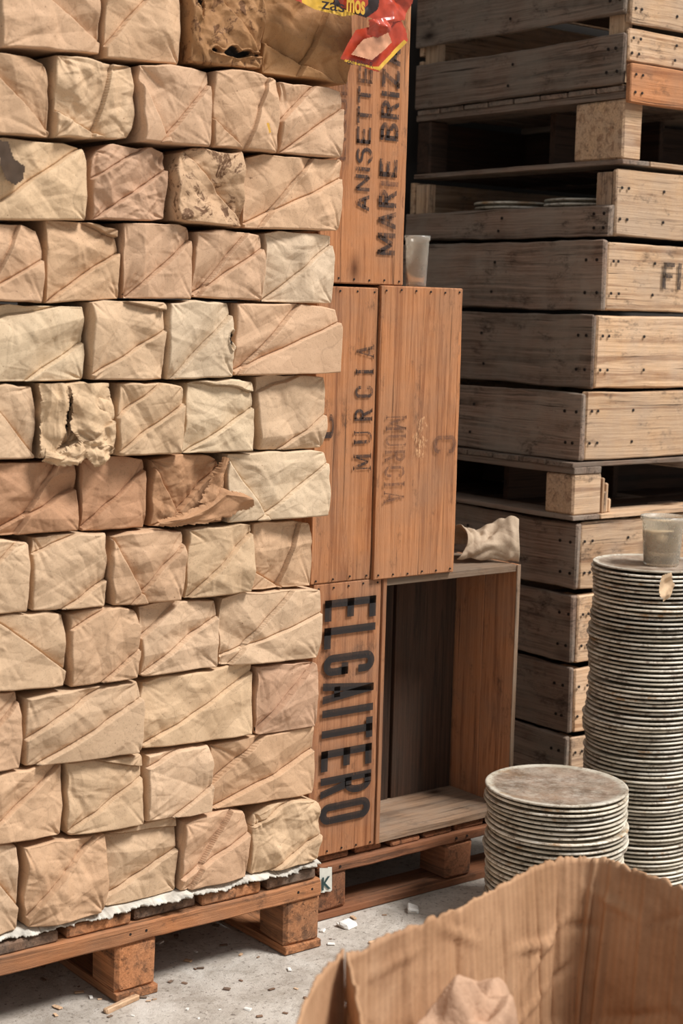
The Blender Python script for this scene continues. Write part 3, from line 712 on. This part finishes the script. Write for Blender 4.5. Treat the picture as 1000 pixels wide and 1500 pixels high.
few(R2[1]+.15,YC+.50,R2[3]+.0115,7,.115,5,'plates inside the open-sided crate')
# ---------------------------------------------------------------- glasses
def glass_mat(name,c,tr,r0,r1):
    t=NT(name); t.b.inputs['Base Color'].default_value=c; t.b.inputs['Transmission Weight'].default_value=tr
    tc=t.n('ShaderNodeTexCoord').outputs['Object']; t.link(t.ramp(t.noise(tc,50,5,.7),[(.3,g(r0)),(.7,g(r1))]),t.b.inputs['Roughness']); t.b.inputs['IOR'].default_value=1.25
    return t.m
Mgl=glass_mat('clear_glass',col('#f6f1e6'),.85,.05,.3); Mmilk=glass_mat('milky_plastic',col('#f4eddf'),.75,.15,.35)
def tumbler(loc,r,h,label,fill=False,mat=None):
    V,F=lathe([(.0001,0),(r*.78,0),(r*.82,.003),(r*.97,h*.90),(r*1.05,h*.92),(r*1.06,h),(r*1.0,h),(r*.94,h*.90),(r*.78,.006),(.0001,.006)],48)
    o=mesh_obj('drinking_cup' if fill else 'glass_tumbler',V,F,[mat or Mgl],loc=loc,label=label,cat='cup' if fill else 'glass')
    if fill:
        V,F=lathe([(.0001,.034),(r*.79,.034),(r*.89,h*.72),(.0001,h*.72)],32)
        mesh_obj('contents',V,F,[plain_mat('beige_contents',col('#dcc3a2'),.8)],loc=loc,parent=o,label='beige residue inside the cup')
ctp=at(3.80,975)
tumbler((ctp.x,ctp.y,ttop+.001),.051,.118,'milky translucent cup with beige residue on the plate tower',True,Mmilk)
jp=onY(609,418,2.80); tumbler((jp.x,2.80,m2z+.001),.028,.115,'small clear glass standing on a wooden case')
lf=ct+Vector((-.04,-.152,0))
sheet('paper_scrap',[(968,842),(980,838),(986,858),(982,876),(972,882),(960,872),(964,858)],lf.y,plain_mat('dry_leaf_mat',col('#c9a985'),.8),83,.3,lambda u,v:.004*u,step=1.2,label='dry torn paper scrap on the plate tower rim',cat='paper scrap')
V=[];F=[];n=60;mth=50;rg=random.Random(9)
uu,vv=np.meshgrid(np.linspace(0,1,n+1),np.linspace(0,1,mth+1))
kk=kinks(rg,uu*.2-.1,vv*.2,.2,.2,40,.5,(.006,.03),.03)
for j in range(mth+1):
    for i in range(n+1):
        u_,v_=i/n,j/mth; a=-.5+u_*3.6; rr=.042+.026*u_+kk[j,i]+.006*math.sin(v_*7+u_*3)
        V.append([(v_-.5)*(.16-.03*math.sin(u_*5))+.03*u_, -rr*math.cos(a)*1.1, rr*math.sin(a)*(.85+.35*v_)])
for j in range(mth):
    for i in range(n): a=j*(n+1)+i; F.append((a,a+1,a+n+2,a+n+1))
zmin=min(v[2] for v in V); V=[[v[0],v[1],v[2]-zmin] for v in V]
cp=onY(700,820,2.81)
o=mesh_obj('curled_paper',V,F,[M_paper],loc=(cp.x,2.80,oz1+.002),label='curled crumpled piece of kraft paper on the open case',cat='paper',color=col('#b09a82'))
o.rotation_euler=(0,0,math.radians(-20)); md=o.modifiers.new('s','SOLIDIFY'); md.thickness=.001
# ---------------------------------------------------------------- plastic bag
Mred=plain_mat('red_plastic',col('#b8432a'),.3,0,.15); Mblk=plain_mat('black_plastic',col('#2a1a16'),.35); Myel=plain_mat('yellow_plastic',col('#d8a83a'),.35); Mpal=plain_mat('pale_orange_print',col('#d79a76'),.4)
bag=sheet('plastic_bag',[(420,-45),(606,-45),(598,8),(588,30),(566,34),(560,48),(545,46),(536,28),(505,20),(468,16),(440,6),(425,-5)],YF-.034,Mred,90,.5,lambda u,v:.022*np.sin(3.1*u)*(.5+v*.5)+.004,step=1.2,label='crumpled red printed plastic bag hanging over the stack',cat='bag',nk=50)
for nm,pts,mt,dy,sd in (('printed_patch',[(490,-10),(556,-10),(552,14),(535,26),(505,16),(488,8)],Mblk,.052,91),('printed_patch',[(440,-8),(488,-6),(486,6),(520,22),(500,24),(460,14),(440,4)],Myel,.055,92),
  ('bag_flap',[(548,38),(560,30),(584,26),(594,44),(596,60),(575,80),(553,106),(530,98),(497,86),(508,64),(520,44)],Mred,.042,93),
  ('printed_patch',[(530,58),(566,48),(572,62),(556,78),(544,88),(514,80),(522,68)],Mpal,.056,94),
  ('printed_patch',[(504,87),(545,98),(552,98),(590,58),(594,62),(553,104),(530,97),(503,90)],Myel,.055,95),
  ('bag_knot',[(532,30),(560,28),(566,46),(550,56),(536,50)],Mred,.056,96)):
    sheet(nm,pts,YF-dy,mt,sd,.12 if nm!='bag_knot' else .5,parent=bag,step=1.0,nk=9,label={Mblk:'black printed area',Myel:'yellow printed area',Mpal:'pale blank printed area',Mred:'red loose flap'}[mt])
lettering('mos',YF-.062,(507,534,0,20),'n',bag,Myel,.03); lettering('zas',YF-.062,(470,504,4,16),'n',bag,Mblk,.01)
lettering('del Pilar R',YF-.062,(508,546,89,97),'n',bag,Mblk,.0)
# ---------------------------------------------------------------- carton
ZR=.50
rim=[(524,1470),(519,1445),(513,1420),(508,1404),(530,1394),(580,1368),(640,1341),(700,1313),(745,1291),(785,1272),(815,1263),(850,1259),(885,1262),(930,1276),(1000,1299),(1090,1332),(1220,1400),(1300,1480),(1240,1640),(1050,1760),(760,1860),(520,1840),(420,1740),(416,1600),(436,1500),(456,1450),(480,1418),(502,1398)]
RW=[np.array(tuple(onZ(a,b_,ZR))[:2]) for a,b_ in rim]
path=[]
for i in range(len(RW)-1):
    p0=RW[max(i-1,0)];p1=RW[i];p2=RW[i+1];p3=RW[min(i+2,len(RW)-1)]
    if i in (2,3):
        for t_ in np.linspace(0,1,16,endpoint=False): path.append(p1+(p2-p1)*t_)
    else:
        for t_ in np.linspace(0,1,20,endpoint=False):
            path.append(.5*((2*p1)+(-p0+p2)*t_+(2*p0-5*p1+4*p2-p3)*t_*t_+(-p0+3*p1-3*p2+p3)*t_**3)*1.0)
path.append(RW[-1])
cen=np.mean(np.array(path),0); n=len(path); mz_=70
t=NT('corrugated_cardboard'); tc=t.n('ShaderNodeTexCoord').outputs['Object']
c=t.ramp(t.noise(tc,5,5,.65),[(.3,col('#a27a58')),(.55,col('#b88f6c')),(.8,col('#caa482'))])
uvn=t.n('ShaderNodeAttribute',attribute_name='gco').outputs['Vector']
wv=t.n('ShaderNodeTexWave',{'Vector':uvn,'Scale':24.0,'Distortion':.1,'Detail':1.0}).outputs['Fac']
c=t.mix(1.0,c,t.ramp(wv,[(.0,g(.92)),(1,g(1.02))]),'MULTIPLY')
c=t.mix(t.ramp(t.noise(tc,7,6,.7),[(.48,K4),(.68,g(.55))]),c,col('#7e573a'))
c=t.mix(t.ramp(t.noise(tc,60,5,.7),[(.58,K4),(.72,g(.4))]),c,col('#7e5a40'))
t.link(c,t.b.inputs['Base Color']); t.b.inputs['Roughness'].default_value=.75; t.b.inputs['Specular IOR Level'].default_value=.25
t.link(t.bump(t.noise(tc,16,4,.6),.35,.006,t.bump(wv,.30,.0025)),t.b.inputs['Normal']); Mcard=t.m
V=[];F=[];G=[]
lens=[0]
for i in range(n-1): lens.append(lens[-1]+float(np.linalg.norm(path[i+1]-path[i])))
rg=random.Random(77)
creases=[(rg.uniform(0,lens[-1]),rg.choice((-1,1))*rg.uniform(.005,.011),rg.uniform(-.06,.06),rg.uniform(.005,.012)) for _ in range(40)]
hc=[(rg.uniform(0,lens[-1]),rg.uniform(.12,.46),rg.uniform(-.7,.7),rg.choice((-1,1))*rg.uniform(.004,.010),rg.uniform(.03,.09)) for _ in range(80)]
rimj=[0.0]
for i in range(n): rimj.append(max(-.008,min(.004,rimj[-1]*.72+rg.uniform(-.0034,.0034))))
notch=[(rg.uniform(.1,lens[-1]),rg.uniform(.005,.013),rg.uniform(.005,.016)) for _ in range(18)]
for j in range(mz_+1):
    fz=j/mz_; z=fz*ZR
    for i in range(n):
        p=path[i]; a_=path[min(i+1,n-1)]-path[max(i-1,0)]; d=np.array([-a_[1],a_[0]]); d=d/(np.linalg.norm(d)+1e-9)
        if np.dot(d,p-cen)<0: d=-d
        off=0
        for (cs_,am,sl__,wd) in creases:
            ds=lens[i]-(cs_+sl__*(1-fz)); off+=am*max(0,1-abs(ds)/wd)*(1-.65*fz**6)
        for (cs_,cz_,sl__,am,ln) in hc:
            ds=(lens[i]-cs_)
            if abs(ds)<ln:
                e=(z-cz_)-sl__*ds; off+=am*max(0,1-abs(e)/.010)*(1-abs(ds)/ln)
        if i<46: off-=.010*(1-i/46)
        off+=-.03*(1-fz)+.008*math.sin(lens[i]*6+1)*math.sin(fz*3.1)
        zz_=z
        if fz==1:
            zz_+=.003*math.sin(lens[i]*11)+rimj[i]*.8
            for (ns_,dp_,wd_) in notch: zz_-=dp_*max(0,1-abs(lens[i]-ns_)/wd_)
        if i<44: zz_-=.05*(1-i/44)*fz
        V.append([p[0]-cen[0]+d[0]*off,p[1]-cen[1]+d[1]*off,zz_+.002]); G.append([lens[i],z,0])
for j in range(mz_):
    for i in range(n-1):
        k=i+1; F.append((j*n+i,j*n+k,(j+1)*n+k,(j+1)*n+i))
F.append(tuple(range(n-1,40,-1)))
ct_o=mesh_obj('cardboard_box',V,F,[Mcard],smooth=True,loc=(cen[0],cen[1],0),label='large open brown corrugated cardboard box on the ground',cat='box')
a=ct_o.data.attributes.new('gco','FLOAT_VECTOR','POINT'); a.data.foreach_set('vector',np.array(G).ravel())
md=ct_o.modifiers.new('s','SOLIDIFY'); md.thickness=.004; md.offset=0
# crumpled paper in the carton
bm=bmesh.new(); bmesh.ops.create_icosphere(bm,subdivisions=6,radius=1)
vv=np.array([v.co[:] for v in bm.verts]); rg=random.Random(31); d_=np.zeros(len(vv))
for _ in range(90):
    nrm=np.array([rg.gauss(0,1) for _ in range(3)]); nrm/=np.linalg.norm(nrm); c0=np.array([rg.gauss(0,1) for _ in range(3)]); c0/=np.linalg.norm(c0)
    s=vv@nrm-c0@nrm; L=rg.uniform(.08,.4); dist=np.linalg.norm(vv-c0,axis=1)
    d_+=rg.choice((-1,1))*rg.uniform(.2,.8)*np.maximum(0,L-np.abs(s))*(1/(1+(dist/.6)**4))
vv=vv*(1+d_[:,None]*.8)
vv[:,2]=np.maximum(vv[:,2],-.95)
for v,q in zip(bm.verts,vv): v.co=q
me=bpy.data.meshes.new('crumpled_paper'); bm.to_mesh(me); bm.free(); me.materials.append(M_paper)
me.polygons.foreach_set('use_smooth',[True]*len(me.polygons))
q=onZ(690,1490,.38); sz=.214
o=link(bpy.data.objects.new('crumpled_paper',me)); o.scale=(.098,.084,sz); o.location=(q.x,q.y,.95*sz+.006); o.color=col('#bb967a')
meta(o,'crumpled brown packing paper standing inside the cardboard box','paper')
# ---------------------------------------------------------------- ground, wall
t=NT('concrete_ground'); tc=t.n('ShaderNodeTexCoord').outputs['Object']
c=t.ramp(t.noise(tc,3.5,8,.7,.4),[(.3,col('#a3978a')),(.5,col('#c6bbae')),(.7,col('#dad1c5'))])
c=t.mix(t.ramp(t.noise(tc,12,9,.8,.8),[(.46,K4),(.64,g(.6))]),c,col('#8e8070'))
c=t.mix(t.ramp(t.noise(tc,90,3,.7),[(.57,K4),(.67,g(.75))]),c,col('#66584c'))
c=t.mix(t.ramp(t.noise(tc,5,6,.7,.8),[(.56,K4),(.70,g(.6))]),c,col('#e2dbd0'))
t.link(c,t.b.inputs['Base Color']); t.b.inputs['Roughness'].default_value=.85
t.link(t.bump(t.noise(tc,28,9,.8),.7,.014),t.b.inputs['Normal'])
me=bpy.data.meshes.new('floor'); me.from_pydata([(-5,-4,0),(9,-4,0),(9,3.72,0),(-5,3.72,0)],[],[(0,1,2,3)]); me.materials.append(t.m)
o=link(bpy.data.objects.new('floor',me)); meta(o,kind='structure')
t=NT('plaster_wall'); tc=t.n('ShaderNodeTexCoord').outputs['Object']
c=t.ramp(t.noise(tc,3,6,.65),[(.3,col('#25201c')),(.7,col('#38312b'))]); t.link(c,t.b.inputs['Base Color']); t.b.inputs['Roughness'].default_value=.9  # wall colour darkened to act as shade behind the stacks
me=bpy.data.meshes.new('wall_back'); me.from_pydata([(-5,3.72,0),(9,3.72,0),(9,3.72,3.4),(-5,3.72,3.4)],[],[(0,1,2,3)]); me.materials.append(t.m)
o=link(bpy.data.objects.new('wall_back',me)); meta(o,kind='structure')
# ---------------------------------------------------------------- debris
def chip(px,py,L,Wd,hh,ang,mat,name,label,seed):
    p=onZ(px,py,.0); b=MB(seed); b.box(p.x-L/2,p.x+L/2,p.y-Wd/2,p.y+Wd/2,.0005,hh,jit=min(Wd,L)*.14,ch=hh*.3)
    o=b.done(name,[mat],label,name.split('_')[-1]); o.rotation_euler=(0,0,ang)
Mwh=plain_mat('white_scrap',col('#e6e1d8'),.8,0,.1)
chip(508,1357,.038,.032,.014,.2,Mwh,'plaster_chunk','white chunk of plaster on the concrete',1)
chip(605,1335,.034,.024,.012,.9,Mwh,'plaster_chunk','white chunk of plaster on the concrete',2)
chip(178,1474,.090,.016,.010,.25,M_end,'wood_splinter','pale split strip of wood on the ground',3)
rg=random.Random(8)
for i in range(120):
    px=rg.uniform(40,720); py=rg.uniform(1320,1495)
    if px>450 and py>1385: continue
    s_=rg.uniform(.003,.010)
    chip(px,py,s_*1.9,s_,s_*.45,rg.uniform(0,3),rg.choice([Mwh,M_pald,M_pald,M_end]),'ground_crumb','small crumb of debris on the concrete',100+i)
# ---------------------------------------------------------------- light
w=bpy.data.worlds.new('world'); scene.world=w; w.use_nodes=True
bg=w.node_tree.nodes['Background']; bg.inputs[0].default_value=(.95,.98,1.0,1); bg.inputs[1].default_value=.54
sd=bpy.data.lights.new('sun','SUN'); sd.energy=4.8; sd.angle=math.radians(16); sd.color=(1,.985,.97)
so=link(bpy.data.objects.new('sun',sd)); so.rotation_euler=Vector((.50,-.70,1.18)).to_track_quat('Z','Y').to_euler()
